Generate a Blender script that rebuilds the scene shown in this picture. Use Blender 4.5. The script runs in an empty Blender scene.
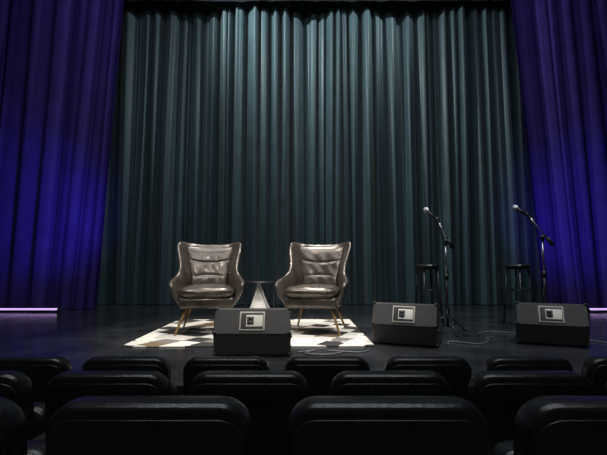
import bpy, bmesh, math, random
from mathutils import Vector, Matrix
random.seed(7)
scene=bpy.context.scene
COL=scene.collection
try:
    scene.view_settings.view_transform='Standard'
except Exception: pass
S=0.6  # stage height

# ---------------- materials ----------------
def mat(name, color, rough=0.5, metal=0.0, bump=0.0, bscale=50, vary=0.0, vscale=5, sheen=0.0, spec=0.5, emit=None, estr=0, coat=0.0, detail=6, stretch=None):
    m=bpy.data.materials.new(name); m.use_nodes=True
    nt=m.node_tree; b=nt.nodes['Principled BSDF']
    b.inputs['Base Color'].default_value=(*color,1); b.inputs['Roughness'].default_value=rough
    b.inputs['Metallic'].default_value=metal
    b.inputs['Specular IOR Level'].default_value=spec
    b.inputs['Sheen Weight'].default_value=sheen
    b.inputs['Coat Weight'].default_value=coat
    if emit:
        b.inputs['Emission Color'].default_value=(*emit,1); b.inputs['Emission Strength'].default_value=estr
    tc=nt.nodes.new('ShaderNodeTexCoord')
    src=tc.outputs['Object']
    if stretch:
        mp=nt.nodes.new('ShaderNodeMapping'); mp.inputs['Scale'].default_value=stretch
        nt.links.new(src,mp.inputs['Vector']); src=mp.outputs['Vector']
    n=nt.nodes.new('ShaderNodeTexNoise'); n.inputs['Scale'].default_value=vscale; n.inputs['Detail'].default_value=detail
    nt.links.new(src,n.inputs['Vector'])
    if vary>0:
        r=nt.nodes.new('ShaderNodeValToRGB')
        lo=[max(0,c*(1-vary)) for c in color]; hi=[min(1,c*(1+vary)) for c in color]
        r.color_ramp.elements[0].position=0.3; r.color_ramp.elements[1].position=0.7
        r.color_ramp.elements[0].color=(*lo,1); r.color_ramp.elements[1].color=(*hi,1)
        nt.links.new(n.outputs['Fac'],r.inputs['Fac']); nt.links.new(r.outputs['Color'],b.inputs['Base Color'])
        mr=nt.nodes.new('ShaderNodeMapRange'); mr.inputs['To Min'].default_value=max(0,rough-0.08); mr.inputs['To Max'].default_value=min(1,rough+0.12)
        nt.links.new(n.outputs['Fac'],mr.inputs['Value']); nt.links.new(mr.outputs['Result'],b.inputs['Roughness'])
    if bump>0:
        n2=nt.nodes.new('ShaderNodeTexNoise'); n2.inputs['Scale'].default_value=bscale; n2.inputs['Detail'].default_value=4
        nt.links.new(src,n2.inputs['Vector'])
        bp=nt.nodes.new('ShaderNodeBump'); bp.inputs['Strength'].default_value=bump; bp.inputs['Distance'].default_value=0.01
        nt.links.new(n2.outputs['Fac'],bp.inputs['Height']); nt.links.new(bp.outputs['Normal'],b.inputs['Normal'])
    return m

M_teal=mat('teal_velvet',(0.022,0.050,0.060),0.48,sheen=0.2,vary=0.15,vscale=3,spec=0.45)
M_leg=mat('drape_velvet_blue_wash_tint',(0.040,0.026,0.15),0.85,sheen=0.0,vary=0.15,vscale=3,spec=0.05)  # grey velvet with the blue stage wash put into its base colour
M_black=mat('black_masking_cloth',(0.010,0.012,0.014),0.9,vary=0.3,vscale=4,spec=0.1)
M_wall=mat('black_wall_paint',(0.010,0.010,0.012),0.85,vary=0.2,bump=0.1,spec=0.2)
M_hallfloor=mat('hall_carpet',(0.09,0.06,0.055),0.9,vary=0.3,vscale=30,bump=0.3,bscale=200)
M_leather=mat('bronze_leather',(0.105,0.088,0.076),0.28,metal=0.5,vary=0.25,vscale=7,bump=0.38,bscale=12,coat=0.18)
M_brass=mat('golden_wood_legs',(0.34,0.21,0.08),0.35,vary=0.2,vscale=20,metal=0.3)
M_vinyl=mat('black_vinyl',(0.013,0.013,0.013),0.27,vary=0.2,vscale=8,bump=0.12,bscale=60)
M_plastic=mat('black_plastic',(0.012,0.012,0.013),0.5,vary=0.2,vscale=20)
M_metal=mat('black_metal',(0.02,0.02,0.022),0.3,metal=0.3,vary=0.2,vscale=20)
M_chrome=mat('steel',(0.65,0.65,0.68),0.3,metal=1.0,vary=0.05)
M_mic=mat('mic_grille_silver',(0.7,0.7,0.72),0.35,metal=0.6,bump=0.6,bscale=400)
M_box=mat('textured_speaker_paint',(0.030,0.029,0.029),0.6,vary=0.5,vscale=90,bump=0.4,bscale=160,detail=2)
M_plate=mat('jack_plate',(0.42,0.40,0.35),0.5,vary=0.1)
M_label=mat('label_paper',(0.7,0.68,0.6),0.7,vary=0.05)
M_dark=mat('recess_dark',(0.02,0.02,0.02),0.6,vary=0.1)
M_white=mat('white_lacquer',(0.85,0.83,0.78),0.4,vary=0.04)
M_cable=mat('cable_rubber',(0.02,0.02,0.02),0.45,vary=0.1)
M_cablegrey=mat('cable_grey_rubber',(0.13,0.13,0.14),0.5,vary=0.1)
M_led=mat('led_strip_diffuser',(0.8,0.7,0.9),0.4,emit=(0.62,0.38,0.9),estr=1.1)

def floor_mat():
    m=bpy.data.materials.new('stage_floor_black'); m.use_nodes=True; nt=m.node_tree; b=nt.nodes['Principled BSDF']
    tc=nt.nodes.new('ShaderNodeTexCoord')
    n=nt.nodes.new('ShaderNodeTexNoise'); n.inputs['Scale'].default_value=2.2; n.inputs['Detail'].default_value=9; n.inputs['Roughness'].default_value=0.7
    nt.links.new(tc.outputs['Object'],n.inputs['Vector'])
    r=nt.nodes.new('ShaderNodeValToRGB'); r.color_ramp.elements[0].position=0.3; r.color_ramp.elements[1].position=0.75
    r.color_ramp.elements[0].color=(0.012,0.013,0.015,1); r.color_ramp.elements[1].color=(0.055,0.057,0.064,1)
    nt.links.new(n.outputs['Fac'],r.inputs['Fac'])
    br=nt.nodes.new('ShaderNodeTexBrick'); br.inputs['Scale'].default_value=1.0
    br.inputs['Brick Width'].default_value=2.4; br.inputs['Row Height'].default_value=1.2; br.inputs['Mortar Size'].default_value=0.006
    br.inputs['Color1'].default_value=(1,1,1,1); br.inputs['Color2'].default_value=(0.85,0.85,0.85,1); br.inputs['Mortar'].default_value=(0.25,0.25,0.25,1)
    nt.links.new(tc.outputs['Object'],br.inputs['Vector'])
    mx=nt.nodes.new('ShaderNodeMix'); mx.data_type='RGBA'; mx.blend_type='MULTIPLY'; mx.inputs['Factor'].default_value=1
    nt.links.new(r.outputs['Color'],mx.inputs['A']); nt.links.new(br.outputs['Color'],mx.inputs['B'])
    nt.links.new(mx.outputs['Result'],b.inputs['Base Color'])
    mr=nt.nodes.new('ShaderNodeMapRange'); mr.inputs['To Min'].default_value=0.06; mr.inputs['To Max'].default_value=0.32
    nt.links.new(n.outputs['Fac'],mr.inputs['Value']); nt.links.new(mr.outputs['Result'],b.inputs['Roughness'])
    n2=nt.nodes.new('ShaderNodeTexNoise'); n2.inputs['Scale'].default_value=60
    nt.links.new(tc.outputs['Object'],n2.inputs['Vector'])
    bp=nt.nodes.new('ShaderNodeBump'); bp.inputs['Strength'].default_value=0.05; bp.inputs['Distance'].default_value=0.01
    nt.links.new(n2.outputs['Fac'],bp.inputs['Height']); nt.links.new(bp.outputs['Normal'],b.inputs['Normal'])
    return m
M_floor=floor_mat()
def rug_mat():
    m=bpy.data.materials.new('patchwork_rug'); m.use_nodes=True; nt=m.node_tree; b=nt.nodes['Principled BSDF']
    b.inputs['Roughness'].default_value=0.9
    tc=nt.nodes.new('ShaderNodeTexCoord')
    mp=nt.nodes.new('ShaderNodeMapping'); mp.inputs['Rotation'].default_value=(0,0,0.5); mp.inputs['Scale'].default_value=(1,1,0.01)
    nt.links.new(tc.outputs['Object'],mp.inputs['Vector'])
    v=nt.nodes.new('ShaderNodeTexVoronoi'); v.voronoi_dimensions='2D'; v.distance='CHEBYCHEV'; v.inputs['Scale'].default_value=4.6; v.inputs['Randomness'].default_value=0.4
    nt.links.new(mp.outputs['Vector'],v.inputs['Vector'])
    sp=nt.nodes.new('ShaderNodeSeparateColor'); nt.links.new(v.outputs['Color'],sp.inputs['Color'])
    r=nt.nodes.new('ShaderNodeValToRGB'); r.color_ramp.interpolation='CONSTANT'
    e=r.color_ramp.elements; e[0].position=0; e[0].color=(0.78,0.75,0.68,1); e[1].position=0.46; e[1].color=(0.20,0.19,0.18,1)
    x=e.new(0.54); x.color=(0.20,0.14,0.08,1); x=e.new(0.61); x.color=(0.03,0.028,0.027,1); x=e.new(0.84); x.color=(0.78,0.75,0.68,1)
    nt.links.new(sp.outputs['Red'],r.inputs['Fac']); nt.links.new(r.outputs['Color'],b.inputs['Base Color'])
    n2=nt.nodes.new('ShaderNodeTexNoise'); n2.inputs['Scale'].default_value=250
    nt.links.new(tc.outputs['Object'],n2.inputs['Vector'])
    bp=nt.nodes.new('ShaderNodeBump'); bp.inputs['Strength'].default_value=0.5; bp.inputs['Distance'].default_value=0.01
    nt.links.new(n2.outputs['Fac'],bp.inputs['Height']); nt.links.new(bp.outputs['Normal'],b.inputs['Normal'])
    return m
M_rug=rug_mat()

# ---------------- helpers ----------------
class MB:
    def __init__(s): s.bm=bmesh.new(); s.mats=[]
    def mi(s,m):
        if m not in s.mats: s.mats.append(m)
        return s.mats.index(m)
    def add(s,tmp,m,smooth=True):
        i=s.mi(m)
        for f in tmp.faces: f.material_index=i; f.smooth=smooth
        me=bpy.data.meshes.new('t'); tmp.to_mesh(me); tmp.free(); s.bm.from_mesh(me); bpy.data.meshes.remove(me)
    def box(s,c,d,m,bev=0.0,seg=3,rot=None,smooth=None):
        t=bmesh.new(); bmesh.ops.create_cube(t,size=1)
        bmesh.ops.scale(t,vec=Vector(d),verts=t.verts)
        if bev>0: bmesh.ops.bevel(t,geom=list(t.edges),offset=bev,segments=seg,profile=0.5,affect='EDGES')
        if rot is not None: bmesh.ops.rotate(t,cent=(0,0,0),matrix=rot,verts=t.verts)
        bmesh.ops.translate(t,vec=Vector(c),verts=t.verts)
        s.add(t,m,bev>0 if smooth is None else smooth)
    def tube(s,p,q,r,m,r2=None,seg=16):
        p=Vector(p); q=Vector(q); d=q-p
        t=bmesh.new(); bmesh.ops.create_cone(t,cap_ends=True,segments=seg,radius1=r,radius2=r if r2 is None else r2,depth=d.length)
        rot=d.to_track_quat('Z','Y').to_matrix()
        bmesh.ops.rotate(t,cent=(0,0,0),matrix=rot,verts=t.verts)
        bmesh.ops.translate(t,vec=(p+q)/2,verts=t.verts); s.add(t,m)
    def path(s,pts,r,m,seg=8,closed=False):
        pts=[Vector(p) for p in pts]; n=len(pts); t=bmesh.new(); rings=[]
        for i,p in enumerate(pts):
            if closed: d=pts[(i+1)%n]-pts[i-1]
            else: d=pts[min(i+1,n-1)]-pts[max(i-1,0)]
            q=d.to_track_quat('Z','Y'); rings.append([t.verts.new(p+q@Vector((r*math.cos(a),r*math.sin(a),0))) for a in [2*math.pi*k/seg for k in range(seg)]])
        for i in range(n if closed else n-1):
            a=rings[i]; b=rings[(i+1)%n]
            for k in range(seg): t.faces.new((a[k],a[(k+1)%seg],b[(k+1)%seg],b[k]))
        if not closed:
            t.faces.new(rings[0][::-1]); t.faces.new(rings[-1])
        s.add(t,m)
    def ring(s,c,R,r,m,n=40):
        t=bmesh.new(); rows=[]
        for i in range(n):
            a=2*math.pi*i/n; rows.append([t.verts.new((c[0]+(R+r*math.cos(b))*math.cos(a),c[1]+(R+r*math.cos(b))*math.sin(a),c[2]+r*math.sin(b))) for b in [2*math.pi*k/10 for k in range(10)]])
        for i in range(n):
            a=rows[i]; b=rows[(i+1)%n]
            for k in range(10): t.faces.new((a[k],b[k],b[(k+1)%10],a[(k+1)%10]))
        s.add(t,m)
    def sphere(s,c,r,m,sc=(1,1,1),rot=None):
        t=bmesh.new(); bmesh.ops.create_uvsphere(t,u_segments=24,v_segments=14,radius=r)
        bmesh.ops.scale(t,vec=Vector(sc),verts=t.verts)
        if rot is not None: bmesh.ops.rotate(t,cent=(0,0,0),matrix=rot,verts=t.verts)
        bmesh.ops.translate(t,vec=Vector(c),verts=t.verts); s.add(t,m)
    def lathe(s,prof,m,n=40,c=(0,0,0)):
        t=bmesh.new(); rows=[]
        for i in range(n):
            a=2*math.pi*i/n; rows.append([t.verts.new((c[0]+r*math.cos(a),c[1]+r*math.sin(a),c[2]+z)) for r,z in prof])
        for i in range(n):
            a=rows[i]; b=rows[(i+1)%n]
            for k in range(len(prof)-1): t.faces.new((a[k],b[k],b[k+1],a[k+1]))
        bmesh.ops.remove_doubles(t,verts=t.verts,dist=1e-5); s.add(t,m)
    def prism(s,prof,x0,x1,m,bev=0.0,seg=3):
        t=bmesh.new(); a=[t.verts.new((x0,y,z)) for y,z in prof]; b=[t.verts.new((x1,y,z)) for y,z in prof]; n=len(prof)
        t.faces.new(a[::-1]); t.faces.new(b)
        for k in range(n): t.faces.new((a[k],a[(k+1)%n],b[(k+1)%n],b[k]))
        bmesh.ops.recalc_face_normals(t,faces=t.faces)
        if bev: bmesh.ops.bevel(t,geom=list(t.edges),offset=bev,segments=seg,profile=0.5,affect='EDGES')
        s.add(t,m,False)
    def obj(s,name,loc=(0,0,0),rz=0,parent=None):
        bmesh.ops.recalc_face_normals(s.bm,faces=s.bm.faces)
        me=bpy.data.meshes.new(name); s.bm.to_mesh(me); s.bm.free()
        for m in s.mats: me.materials.append(m)
        o=bpy.data.objects.new(name,me); COL.objects.link(o); o.location=loc; o.rotation_euler=(0,0,rz)
        if parent: o.parent=parent
        return o
def inst(o,name,loc,rz=0):
    p=bpy.data.objects.new(name,o.data); COL.objects.link(p); p.location=loc; p.rotation_euler=(0,0,rz); return p

# ---------------- room ----------------
def slab(name,x0,x1,y0,y1,z0,z1,m):
    b=MB(); b.box(((x0+x1)/2,(y0+y1)/2,(z0+z1)/2),(x1-x0,y1-y0,z1-z0),m); return b.obj(name)
slab('floor',-9,9,-4,11.0,-0.1,0,M_hallfloor)
slab('floor_terrace_lower',-9,9,-4,1.98,0,0.082,M_hallfloor)
slab('floor_terrace_upper',-9,9,-4,1.30,0.082,0.183,M_hallfloor)
slab('floor_stage',-9,9,2.885,11.0,0.0,S,M_floor)
slab('wall_back',-9.2,9.2,11.0,11.2,-0.1,9.2,M_wall)
slab('wall_left',-9.2,-9,-4,11.0,-0.1,9.2,M_wall)
slab('wall_right',9,9.2,-4,11.0,-0.1,9.2,M_wall)
slab('wall_rear',-9.2,9.2,-4.2,-4,-0.1,9.2,M_wall)
slab('ceiling',-9.2,9.2,-4.2,11.2,9.2,9.4,M_wall)
slab('trim_1',-9,9,2.86,2.885,0.54,S,M_metal)

# ---------------- drapes ----------------
def drape(name,xb,xt,y,z0,z1,m,period,amp,seed,nz=40,per=14,fine=0.0):
    rnd=random.Random(seed); w=xb[1]-xb[0]
    edges=[0.0]; amps=[]
    while edges[-1]<w: edges.append(edges[-1]+period*rnd.uniform(0.45,1.7)); amps.append(rnd.uniform(0.30,1.3))
    k=w/edges[-1]; edges=[e*k for e in edges]
    N=len(amps)
    ph=[rnd.uniform(0,6.28) for _ in range(8)]
    t=bmesh.new(); rows=[]
    cols=[]
    for i in range(N):
        for j in range(per):
            f=j/per; cols.append((edges[i]+(edges[i+1]-edges[i])*f,i,f))
    cols.append((edges[-1],N-1,1.0))
    drift=[(rnd.uniform(-1,1),rnd.uniform(0,6.28),rnd.uniform(0.5,1.3),rnd.uniform(0.3,1.6)) for _ in range(N+1)]
    for iz in range(nz+1):
        h=iz/nz; z=z0+(z1-z0)*h; row=[]
        for (u,i,f) in cols:
            a=amps[i]; an=amps[min(i+1,N-1)]; A=a*(1-f)+an*f
            s=math.sin(2*math.pi*f); c=math.cos(2*math.pi*f)
            yy=-amp*A*(c+0.25*math.cos(4*math.pi*f+drift[i][1]))
            yy*= (0.8+0.2*min(1,(1-h)*2.2)) if h>0.5 else 1.0
            yy+=fine*drift[i][3]*s*s*math.sin(6*math.pi*f+drift[i][1]+h*1.5)
            yy+=0.35*amp*math.sin(u*9+ph[0]+h*2.5+ph[1])*(1-h)
            yy+=0.45*amp*math.sin(u*2.6+ph[2]+h*1.0)
            d0=drift[i]; d1=drift[i+1]
            dr=lambda d: d[0]*0.045*math.sin(d[1]+h*3.0*d[2])
            xx=u+(dr(d0)*(1-f)+dr(d1)*f)+0.24*period*s*A*0.8
            fx=xx/w
            X=(xb[0]+(xt[0]-xb[0])*h)*(1-fx)+(xb[1]+(xt[1]-xb[1])*h)*fx
            row.append(t.verts.new((X,y+yy,z)))
        rows.append(row)
    for a,b in zip(rows[:-1],rows[1:]):
        for k2 in range(len(a)-1): t.faces.new((a[k2],a[k2+1],b[k2+1],b[k2]))
    mb=MB(); mb.add(t,m); o=mb.obj(name)
    return o
drape('backdrop_curtain',(-5.0,5.4),(-5.0,5.4),8.64,S+0.01,8.4,M_teal,0.225,0.165,5,nz=48,per=20,fine=0.020)
drape('side_curtain',(-7.2,-3.66),(-7.2,-3.24),7.72,S+0.01,8.4,M_leg,0.26,0.09,11,fine=0.01)
drape('side_curtain.001',(4.22,7.4),(3.74,7.4),7.72,S+0.01,8.4,M_leg,0.26,0.09,12,fine=0.01)
drape('masking_leg_curtain',(-7.4,-4.95),(-7.4,-4.30),6.3,S+0.01,8.4,M_leg,0.24,0.07,21)
drape('masking_leg_curtain.001',(4.95,7.4),(4.30,7.4),6.3,S+0.01,8.4,M_leg,0.24,0.07,22)
drape('border_curtain',(-3.7,4.1),(-3.7,4.1),8.26,6.69,8.6,M_black,0.3,0.02,31,nz=8)

def batten(name,x0,x1,y):
    b=MB(); b.box(((x0+x1)/2,y,S+0.03),(x1-x0,0.09,0.06),M_metal,0.008)
    b.box(((x0+x1)/2,y-0.035,S+0.05),(x1-x0-0.04,0.03,0.03),M_led,0.005)
    for xx in (x0+0.08,x1-0.08): b.box((xx,y,S+0.012),(0.06,0.16,0.024),M_metal,0.004)
    return b.obj(name)
batten('led_light_batten',-6.0,-4.06,7.25)
batten('led_light_batten.001',4.72,6.6,7.25)

# ---------------- rug ----------------
b=MB(); b.box((0,0,0.006),(2.42,2.02,0.012),M_rug,0.004); b.obj('area_rug',(-0.54,5.19,S),0.015)
RUGZ=S+0.017

# ---------------- wing chair ----------------
def wing_chair(name,loc,rz):
    root=bpy.data.objects.new(name,None); COL.objects.link(root); root.location=loc; root.rotation_euler=(0,0,rz)
    half=[
     [(0.0,.29,.29),(0.0,.31,.42),(0.0,.345,.60),(0.0,.395,.82),(0.0,.455,1.02)],
     [(.15,.285,.29),(.16,.305,.42),(.150,.34,.60),(.165,.39,.82),(.19,.45,1.025)],
     [(.24,.26,.29),(.260,.28,.42),(.240,.32,.60),(.285,.37,.82),(.325,.425,1.05)],
     [(.285,.19,.29),(.305,.20,.43),(.270,.22,.60),(.335,.24,.81),(.420,.29,1.075)],
     [(.30,.12,.29),(.32,.13,.43),(.280,.15,.58),(.320,.15,.73),(.405,.18,.915)],
     [(.315,.03,.29),(.345,.04,.42),(.315,.05,.51),(.315,.06,.60),(.340,.075,.70)],
     [(.325,-.10,.29),(.37,-.10,.41),(.38,-.09,.48),(.395,-.08,.545),(.41,-.07,.605)],
     [(.31,-.24,.29),(.37,-.25,.39),(.395,-.25,.46),(.415,-.25,.52),(.435,-.24,.585)],
     [(.27,-.31,.30),(.345,-.33,.38),(.38,-.34,.44),(.40,-.345,.49),(.41,-.34,.545)],
    ]
    cols=[[(-x,y,z) for x,y,z in c] for c in half[:0:-1]]+half
    bm=bmesh.new(); g=[[bm.verts.new(p) for p in c] for c in cols]
    for a,c in zip(g[:-1],g[1:]):
        for k in range(4): bm.faces.new((a[k],a[k+1],c[k+1],c[k]))
    bmesh.ops.recalc_face_normals(bm,faces=bm.faces)
    for f in bm.faces: f.smooth=True
    me=bpy.data.meshes.new('shell'); bm.to_mesh(me); bm.free(); me.materials.append(M_leather)
    sh=bpy.data.objects.new('wing_shell',me); COL.objects.link(sh); sh.parent=root
    mid=min(me.polygons,key=lambda p:(p.center.x-0.05)**2+(p.center.z-.5)**2+(p.center.y-.33)**2)
    if mid.normal.y<0: me.flip_normals()
    so=sh.modifiers.new('sol','SOLIDIFY'); so.thickness=0.050; so.offset=-1; so.use_even_offset=True
    ss=sh.modifiers.new('sub','SUBSURF'); ss.levels=2; ss.render_levels=3
    def pad(nm,fn,nu,nv,th):
        bm=bmesh.new(); G=[[bm.verts.new(fn(i/nu,j/nv)) for j in range(nv+1)] for i in range(nu+1)]
        for i in range(nu):
            for j in range(nv): bm.faces.new((G[i][j],G[i][j+1],G[i+1][j+1],G[i+1][j]))
        for f in bm.faces: f.smooth=True
        me=bpy.data.meshes.new(nm); bm.to_mesh(me); bm.free(); me.materials.append(M_leather)
        o=bpy.data.objects.new(nm,me); COL.objects.link(o); o.parent=root
        so=o.modifiers.new('sol','SOLIDIFY'); so.thickness=th; so.offset=0
        ss=o.modifiers.new('sub','SUBSURF'); ss.levels=1; ss.render_levels=2
        return o
    def backf(u,v):
        x=(u-0.5)*2; z=0.46+v*0.525
        w=0.200+0.075*abs(v-0.25)**1.0+0.03*v
        y=0.265+ (z-0.4)*0.19 + (max(0,z-.6)*0.08)
        e=(1-abs(x)**4)*(1-abs(2*v-1)**6)
        y-=0.05*e
        y+=0.014*math.exp(-((v-0.34+0.05*x*x)/0.022)**2)*(1-x*x) 
        y+=0.018*math.exp(-((v-0.63-0.07*x*x)/0.020)**2)*(1-x**4)
        y+=0.004*math.sin(x*8+v*3)*math.sin(v*14+x*2)*e
        y-=0.05*abs(x)**3
        return (x*w,y,z)
    pad('back_pad',backf,24,36,0.03)
    b=MB()
    b.box((0,-0.03,0.345),(0.60,0.60,0.13),M_leather,0.04,4)
    b.obj('seat_base',parent=root)
    bm=bmesh.new(); bmesh.ops.create_cube(bm,size=1)
    bmesh.ops.subdivide_edges(bm,edges=bm.edges[:],cuts=14,use_grid_fill=True)
    for v in bm.verts:
        x,y,z=v.co*2
        p=5.0; r=max(abs(x),abs(y),abs(z)); q=(abs(x)**p+abs(y)**p+abs(z)**2.6)**(1/p)
        x,y,z=[c*r/q for c in (x,y,z)]
        crown=(1-min(1,abs(x))**2.5)*(1-min(1,abs(y))**2.5)
        zz=0.066*z*(0.82+0.35*crown)
        if z>0:
            zz+=0.006*math.sin(x*9+y*4)*crown+0.005*math.sin(y*13-x*5)*crown
        v.co=Vector((x*0.295*(1+0.04*(-y)),-0.07+y*0.325,0.458+zz))
    for f in bm.faces: f.smooth=True
    me=bpy.data.meshes.new('seat_cushion'); bm.to_mesh(me); bm.free(); me.materials.append(M_leather)
    o=bpy.data.objects.new('seat_cushion',me); COL.objects.link(o); o.parent=root
    b=MB(); pts=[]
    for k in range(60):
        a=2*math.pi*k/60; c,s_=math.cos(a),math.sin(a); q=(abs(c)**6+abs(s_)**6)**(1/6)
        pts.append((c/q*0.291,-0.07+s_/q*0.321,0.478))
    b.path(pts,0.006,M_leather,8,True); b.obj('cushion_piping',parent=root)
    b=MB()
    b.tube((0.24,-0.22,0.285),(-0.24,-0.22,0.285),0.012,M_metal); b.tube((0.22,0.2,0.285),(-0.22,0.2,0.285),0.012,M_metal)
    for sx in (-1,1):
        b.tube((sx*0.22,-0.20,0.30),(sx*0.335,-0.31,0.0),0.021,M_brass,0.010)
        b.tube((sx*0.20,0.18,0.30),(sx*0.30,0.31,0.0),0.021,M_brass,0.010)
    b.obj('legs',parent=root)
    return root
wing_chair('wingback_armchair',(-1.125,5.12,RUGZ),math.radians(10))
wing_chair('wingback_armchair.001',(0.145,5.12,RUGZ),math.radians(-14))

# ---------------- side table ----------------
b=MB()
b.lathe([(0,0.54),(0.17,0.54),(0.178,0.546),(0.178,0.553),(0.17,0.56),(0,0.56)],M_metal,48)
t=bmesh.new(); R=0.27; base=[t.verts.new((R*math.cos(a),R*math.sin(a),0)) for a in [math.radians(45+90*k) for k in range(4)]]
top=[t.verts.new((0.008*math.cos(a),0.008*math.sin(a),0.54)) for a in [math.radians(45+90*k) for k in range(4)]]
t.faces.new(base[::-1]); t.faces.new(top)
for k in range(4): t.faces.new((base[k],base[(k+1)%4],top[(k+1)%4],top[k]))
b.add(t,M_white,False)
for k in range(4):
    a0=math.radians(45+90*k); a1=math.radians(90*k)
    for a2 in (a1,a1+math.pi/2):
        b.tube((0.172*math.cos(a2),0.172*math.sin(a2),0.545),(0.275*math.cos(a0),0.275*math.sin(a0),0.006),0.005,M_metal,seg=8)
b.obj('pyramid_side_table',(-0.545,5.42,RUGZ))

# ---------------- floor monitors ----------------
def monitor(name,loc,rz,hw=0.325):
    b=MB()
    prof=[(-0.13,0.015),(-0.19,0.205),(-0.10,0.40),(-0.06,0.405),(0.20,0.11),(0.20,0.015)]
    b.prism(prof,-hw,hw,M_box,0.008)
    for sx in (-1,1):
        b.box((sx*(hw+0.002),0.02,0.15),(0.006,0.14,0.05),M_dark,0.002)
        b.tube((sx*(hw+0.007),-0.04,0.15),(sx*(hw+0.007),0.08,0.15),0.008,M_metal)
        for z,y in ((0.02,-0.125),(0.02,0.19),(0.205,-0.183),(0.395,-0.09)):
            b.sphere((sx*(hw-0.01),y,z+0.004),0.018,M_plastic)
    d=Vector((0,0.26,-0.295)).normalized(); n=Vector((0,-d.z,d.y)).normalized()
    ang=math.atan2(-0.295,0.26)
    R=Matrix.Rotation(ang,3,'X')
    c=Vector((0,0.07,0.2575))+n*0.006
    b.box(c,(2*hw-0.05,0.35,0.012),M_metal,0.004,rot=R)
    f=Vector((0,0.09,0.195)); ang=math.atan2(f.z,f.y); R=Matrix.Rotation(ang,3,'X')
    fd=f.normalized(); fn=Vector((0,-fd.z,fd.y)); mid=Vector((0,-0.19,0.205))+f*0.50
    def on(x,v,h): return mid+Vector((x,0,0))+fd*v+fn*h
    b.box(on(0,0,0.004),(0.215,0.165,0.010),M_plate,0.003,rot=R)
    b.box(on(0,0,0.008),(0.190,0.140,0.008),M_dark,0.002,rot=R)
    b.box(on(0.020,0.000,0.012),(0.140,0.10,0.004),M_label,0.001,rot=R)
    b.box(on(-0.015,0.00,0.0145),(0.058,0.070,0.003),M_dark,0.001,rot=R)
    for v in (-0.018,0.018):
        b.tube(on(-0.015,v,0.014),on(-0.015,v,0.024),0.012,M_metal)
    for x in (-0.25,0.25):
        for y in (-0.10,0.16): b.tube((x,y,0),(x,y,0.02),0.02,M_plastic)
    b.box((0,-0.191,0.205),(2*hw-0.01,0.006,0.006),M_plastic,0.002)
    return b.obj(name,loc,rz)
monitor('stage_monitor_speaker',(-0.44,3.87,S),math.radians(1))
monitor('stage_monitor_speaker.001',(1.03,4.36,S),math.radians(-24),0.31)
monitor('stage_monitor_speaker.002',(2.46,4.36,S),math.radians(-24),0.305)

# ---------------- bar stools ----------------
def stool(name,loc,rz):
    b=MB(); H=0.79
    b.lathe([(0,H-0.045),(0.145,H-0.045),(0.158,H-0.04),(0.163,H-0.022),(0.156,H-0.006),(0.13,H),(0,H+0.002)],M_vinyl)
    b.lathe([(0,H-0.065),(0.13,H-0.065),(0.135,H-0.045),(0,H-0.045)],M_metal)
    for k in range(4):
        a=math.radians(45+90*k); c,s_=math.cos(a),math.sin(a)
        b.tube((0.125*c,0.125*s_,H-0.06),(0.190*c,0.190*s_,0.003),0.0125,M_metal)
        b.tube((0.190*c,0.190*s_,0.0),(0.190*c,0.190*s_,0.02),0.016,M_plastic)
    for z in (0.22,0.46):
        R=0.190+(0.125-0.190)*(z/(H-0.06)); b.ring((0,0,z),R-0.012,0.009,M_metal)
    return b.obj(name,loc,rz)
stool('bar_stool',(1.61,5.62,S),0.2)
stool('bar_stool.001',(2.785,5.62,S),0.5)

# ---------------- mic stands ----------------
def mic_stand(name,loc,hub,mic,tail,a00,cable_to):
    b=MB()
    b.tube((0,0,0.07),(0,0,0.27),0.016,M_metal)
    for k in range(3):
        a=math.radians(a00+120*k); c,s_=math.cos(a),math.sin(a)
        b.tube((0.015*c,0.015*s_,0.20),(0.29*c,0.29*s_,0.014),0.008,M_metal)
        b.tube((0.015*c,0.015*s_,0.08),(0.17*c,0.17*s_,0.10),0.005,M_metal)
        b.tube((0.275*c,0.275*s_,0.022),(0.30*c,0.30*s_,0.014),0.0125,M_plastic)
    hub=Vector(hub); mic=Vector(mic); tail=Vector(tail)
    b.tube((0,0,0.2),(0,0,hub.z*0.62),0.014,M_metal); b.tube((0,0,hub.z*0.6),hub,0.010,M_chrome)
    b.tube((0,0,hub.z*0.58),(0,0,hub.z*0.64),0.021,M_plastic)
    b.tube(hub-Vector((0,0,0.05)),hub+Vector((0,0,0.02)),0.021,M_plastic)
    b.tube(hub+Vector((0,-0.035,0)),hub+Vector((0,0.035,0)),0.018,M_plastic)
    d=(mic-tail).normalized()
    end=mic-d*0.16
    b.tube(tail,end,0.009,M_chrome); b.tube(tail-d*0.02,tail+d*0.09,0.022,M_plastic)
    md=(d+Vector((0,0.0,-0.15))+Vector((-0.25,0.1,0))).normalized()
    b.tube(end,end+md*0.17,0.013,M_plastic,0.021)
    b.tube(end-d*0.02,end+d*0.05,0.019,M_plastic)
    rot=md.to_track_quat('Z','Y').to_matrix()
    hd=end+md*0.185
    b.sphere(hd,0.031,M_mic,(1,1,1.15),rot); b.tube(hd-md*0.016,hd-md*0.004,0.0315,M_chrome)
    pts=[end+Vector((0,-0.02,0))]
    for i in range(1,9):
        f=i/8; p=end.lerp(hub,f); p.z-=0.09*math.sin(math.pi*f); p.y-=0.02; pts.append(p)
    for i in range(1,13):
        f=i/12; pts.append(Vector((0.022*math.cos(f*14),0.022*math.sin(f*14)-0.005,hub.z*(1-f)+0.10*f)))
    pts.append(Vector((0.05,-0.04,0.02)))
    ct=Vector(cable_to)
    for i in range(1,16):
        f=i/15; p=Vector((0.06,-0.06,0.007)).lerp(ct,f); p.x+=0.05*math.sin(f*9)*(1-f); p.y+=0.04*math.sin(f*7); p.z=0.007; pts.append(p)
    b.path(pts,0.006,M_cable,8)
    return b.obj(name,loc)
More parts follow.
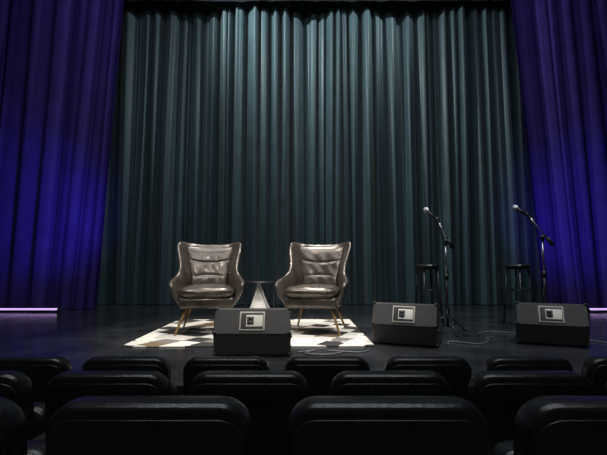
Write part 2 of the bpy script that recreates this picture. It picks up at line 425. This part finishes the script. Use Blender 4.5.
mic_stand('microphone_stand',(1.665,5.04,S),(0,0,1.06),(-0.17,-0.05,1.43),(0.075,0.02,1.00),30,(0.28,-0.22,0))
mic_stand('microphone_stand.001',(2.81,5.05,S),(0,0,1.11),(-0.27,-0.05,1.47),(0.12,0.02,1.03),40,(0.32,-0.2,0))

# ---------------- cables on floor ----------------
ncb=[0]
def cable(pts,m=M_cable,r=0.007):
    P=[Vector(p) for p in pts]; P=[P[0]]+P+[P[-1]]; out=[]
    for i in range(1,len(P)-2):
        for k in range(10):
            t=k/10; a,b_,c,d=P[i-1:i+3]
            out.append(0.5*((2*b_)+(c-a)*t+(2*a-5*b_+4*c-d)*t*t+(3*b_-a-3*c+d)*t**3))
    out.append(P[-2])
    cb=MB(); cb.path([(p.x,p.y,S+r+0.001) for p in out],r,m,8)
    cb.obj('speaker_cable' if ncb[0]==0 else 'speaker_cable.%03d'%ncb[0]); ncb[0]+=1
cable([(-0.05,3.90,0),(0.1,4.0,0),(0.02,3.86,0),(0.2,3.8,0),(0.35,3.92,0),(0.22,3.98,0),(0.5,3.9,0),(0.6,4.02,0)],M_cablegrey)
cable([(1.42,4.3,0),(1.5,4.45,0),(1.72,4.3,0),(1.9,4.5,0),(1.95,4.65,0),(2.05,4.7,0)],M_cablegrey)
cable([(2.86,4.4,0),(2.95,4.5,0),(3.1,4.3,0),(3.4,4.4,0),(4.2,4.25,0)],M_cablegrey)
cable([(2.9,4.1,0),(3.05,4.0,0),(3.3,4.07,0),(4.0,3.95,0)])
cable([(1.99,4.98,0),(2.2,5.1,0),(2.35,5.0,0),(2.46,4.86,0)],M_cablegrey)

# ---------------- auditorium seats ----------------
def seat_mesh():
    b=MB(); H=0.897
    def slabpad(w,z0,z1,th,y,lean,rad,m,bev,curve=0.0):
        pts=[]; zc=(z0+z1)/2; hh=(z1-z0)/2; hw=w/2
        for cx,cz,a0 in ((hw-rad,hh-rad,0),(-hw+rad,hh-rad,90),(-hw+rad*0.5,-hh+rad*0.5,180),(hw-rad*0.5,-hh+rad*0.5,270)):
            rr=rad if cz>0 else rad*0.5
            for k in range(9):
                a=math.radians(a0+90*k/8); pts.append((cx+rr*math.cos(a),cz+rr*math.sin(a)))
        t=bmesh.new(); layers=[]
        L=[(-1,-bev),(-0.93,-bev*0.45),(-0.75,-bev*0.1),(-0.3,0),(0.3,0),(0.75,-bev*0.1),(0.93,-bev*0.45),(1,-bev)]
        for ly,ins in L:
            row=[]
            for px,pz in pts:
                x=px*(hw+ins)/hw; z=pz*(hh+ins)/hh
                row.append(t.verts.new((x,y+ly*th/2-lean*(z+zc-0.4)+curve*(x/hw)**2,zc+z)))
            layers.append(row)
        n=len(pts)
        for a,c in zip(layers[:-1],layers[1:]):
            for k in range(n): t.faces.new((a[k],a[(k+1)%n],c[(k+1)%n],c[k]))
        for row,sgn in ((layers[0],-1),(layers[-1],1)):
            inner=[]
            for v in row:
                inner.append(t.verts.new((v.co.x*0.8, v.co.y+sgn*0.008 + curve*((v.co.x*0.8/hw)**2-(v.co.x/hw)**2) - lean*((zc+(v.co.z-zc)*0.8)-v.co.z), zc+(v.co.z-zc)*0.8)))
            for k in range(n): t.faces.new((row[k],row[(k+1)%n],inner[(k+1)%n],inner[k]))
            t.faces.new(inner)
        bmesh.ops.recalc_face_normals(t,faces=t.faces)
        b.add(t,m)
    slabpad(0.45,0.34,H,0.085,0.085,0.12,0.072,M_vinyl,0.018,0.02)
    slabpad(0.43,0.30,H-0.030,0.012,0.040,0.12,0.062,M_vinyl,0.004,0.02)
    slabpad(0.43,0.36,0.72,0.10,0.20,-0.10,0.06,M_vinyl,0.03)
    x=-0.265
    b.box((x,0.12,0.31),(0.035,0.22,0.62),M_metal,0.006)
    b.box((x,0.14,0.63),(0.05,0.34,0.035),M_plastic,0.014,4)
    b.box((x,0.12,0.01),(0.07,0.30,0.02),M_metal,0.004)
    b.box((0,0.12,0.38),(0.50,0.04,0.03),M_metal,0.004)
    return b
first=None; cnt=0
for (y,zf,x0,ks) in ((0.96,0.183,0.187,range(-4,5)),(1.62,0.082,-0.205,range(-4,6)),(2.28,0.0,0.125,range(-5,6))):
    for k in ks:
        x=x0+0.53*k
        if first is None: first=seat_mesh().obj('auditorium_seat',(x,y,zf))
        else:
            cnt+=1; inst(first,'auditorium_seat.%03d'%cnt,(x,y,zf))

# ---------------- lights ----------------
def spot(name,loc,tgt,color,energy,size=40,blend=0.8,rad=0.15):
    l=bpy.data.lights.new(name,'SPOT'); l.color=color; l.energy=energy; l.spot_size=math.radians(size); l.spot_blend=blend; l.shadow_soft_size=rad
    o=bpy.data.objects.new(name,l); COL.objects.link(o); o.location=loc
    o.rotation_euler=(Vector(tgt)-Vector(loc)).to_track_quat('-Z','Y').to_euler(); return o
def area(name,loc,tgt,color,energy,sx,sy):
    l=bpy.data.lights.new(name,'AREA'); l.shape='RECTANGLE'; l.size=sx; l.size_y=sy; l.color=color; l.energy=energy
    o=bpy.data.objects.new(name,l); COL.objects.link(o); o.location=loc
    o.rotation_euler=(Vector(tgt)-Vector(loc)).to_track_quat('-Z','Y').to_euler(); return o
W=(1.0,0.93,0.84)
spot('key_spot_a',(-3.0,3.2,7.6),(-0.9,5.1,1.0),W,850,32,0.8,0.15)
spot('key_spot_b',(2.0,3.2,7.6),(0.0,5.1,1.0),W,850,32,0.8,0.15)
spot('top_spot',(-0.5,6.9,7.9),(-0.5,5.1,0.8),W,1500,36,0.8,0.15)
spot('front_fill_spot',(-0.5,-2.0,5.5),(-0.4,5.0,1.0),W,480,28,0.9,0.3)
spot('right_stage_spot',(3.0,3.0,7.8),(2.0,5.0,0.9),(0.95,0.97,1.0),650,46,0.9,0.2)
C=(0.82,0.97,1.0)
spot('curtain_wash_l',(-2.8,6.6,7.4),(2.0,8.7,5.2),C,1050,92,1.0,0.05)
spot('curtain_wash_r',(3.4,6.6,7.4),(-2.4,8.7,5.2),C,600,92,1.0,0.05)
spot('curtain_wash_c',(-5.6,1.0,7.4),(0.3,8.6,4.0),C,420,46,1.0,0.2)
B=(0.12,0.07,1.0)
spot('blue_spot_l',(-2.7,5.6,1.7),(-4.75,7.7,2.4),B,240,62,1.0,0.15)
spot('blue_spot_r',(3.1,5.6,1.5),(4.95,7.7,2.3),B,220,62,1.0,0.15)
V=(0.30,0.12,1.0)
spot('violet_top_l',(-2.6,5.0,8.2),(-4.6,7.7,5.4),V,38,70,1.0,0.1)
spot('violet_top_r',(2.8,5.0,8.2),(5.0,7.7,5.4),V,28,70,1.0,0.1)
area('stage_fill_area',(0,3.6,8.6),(0,4.2,0),(0.88,0.93,1.0),150,6,1.5)  # added overhead fill, no real fixture; lifts the stage floor
area('seat_fill_area',(0,-0.5,7.5),(0,1.6,0),(0.9,0.95,1.0),140,6,1.0)  # added fill for highlights along the seat tops, not a hall lamp

w=bpy.data.worlds.new('World'); scene.world=w; w.use_nodes=True
w.node_tree.nodes['Background'].inputs[0].default_value=(0.02,0.025,0.03,1); w.node_tree.nodes['Background'].inputs[1].default_value=0.5

# ---------------- camera ----------------
cam=bpy.data.cameras.new('camera'); co=bpy.data.objects.new('camera',cam); COL.objects.link(co)
cam.sensor_width=36; cam.lens=36*430/607; cam.clip_start=0.05
co.location=(0,0,1.38); co.rotation_euler=(math.radians(90+4.984),0,0)
scene.camera=co
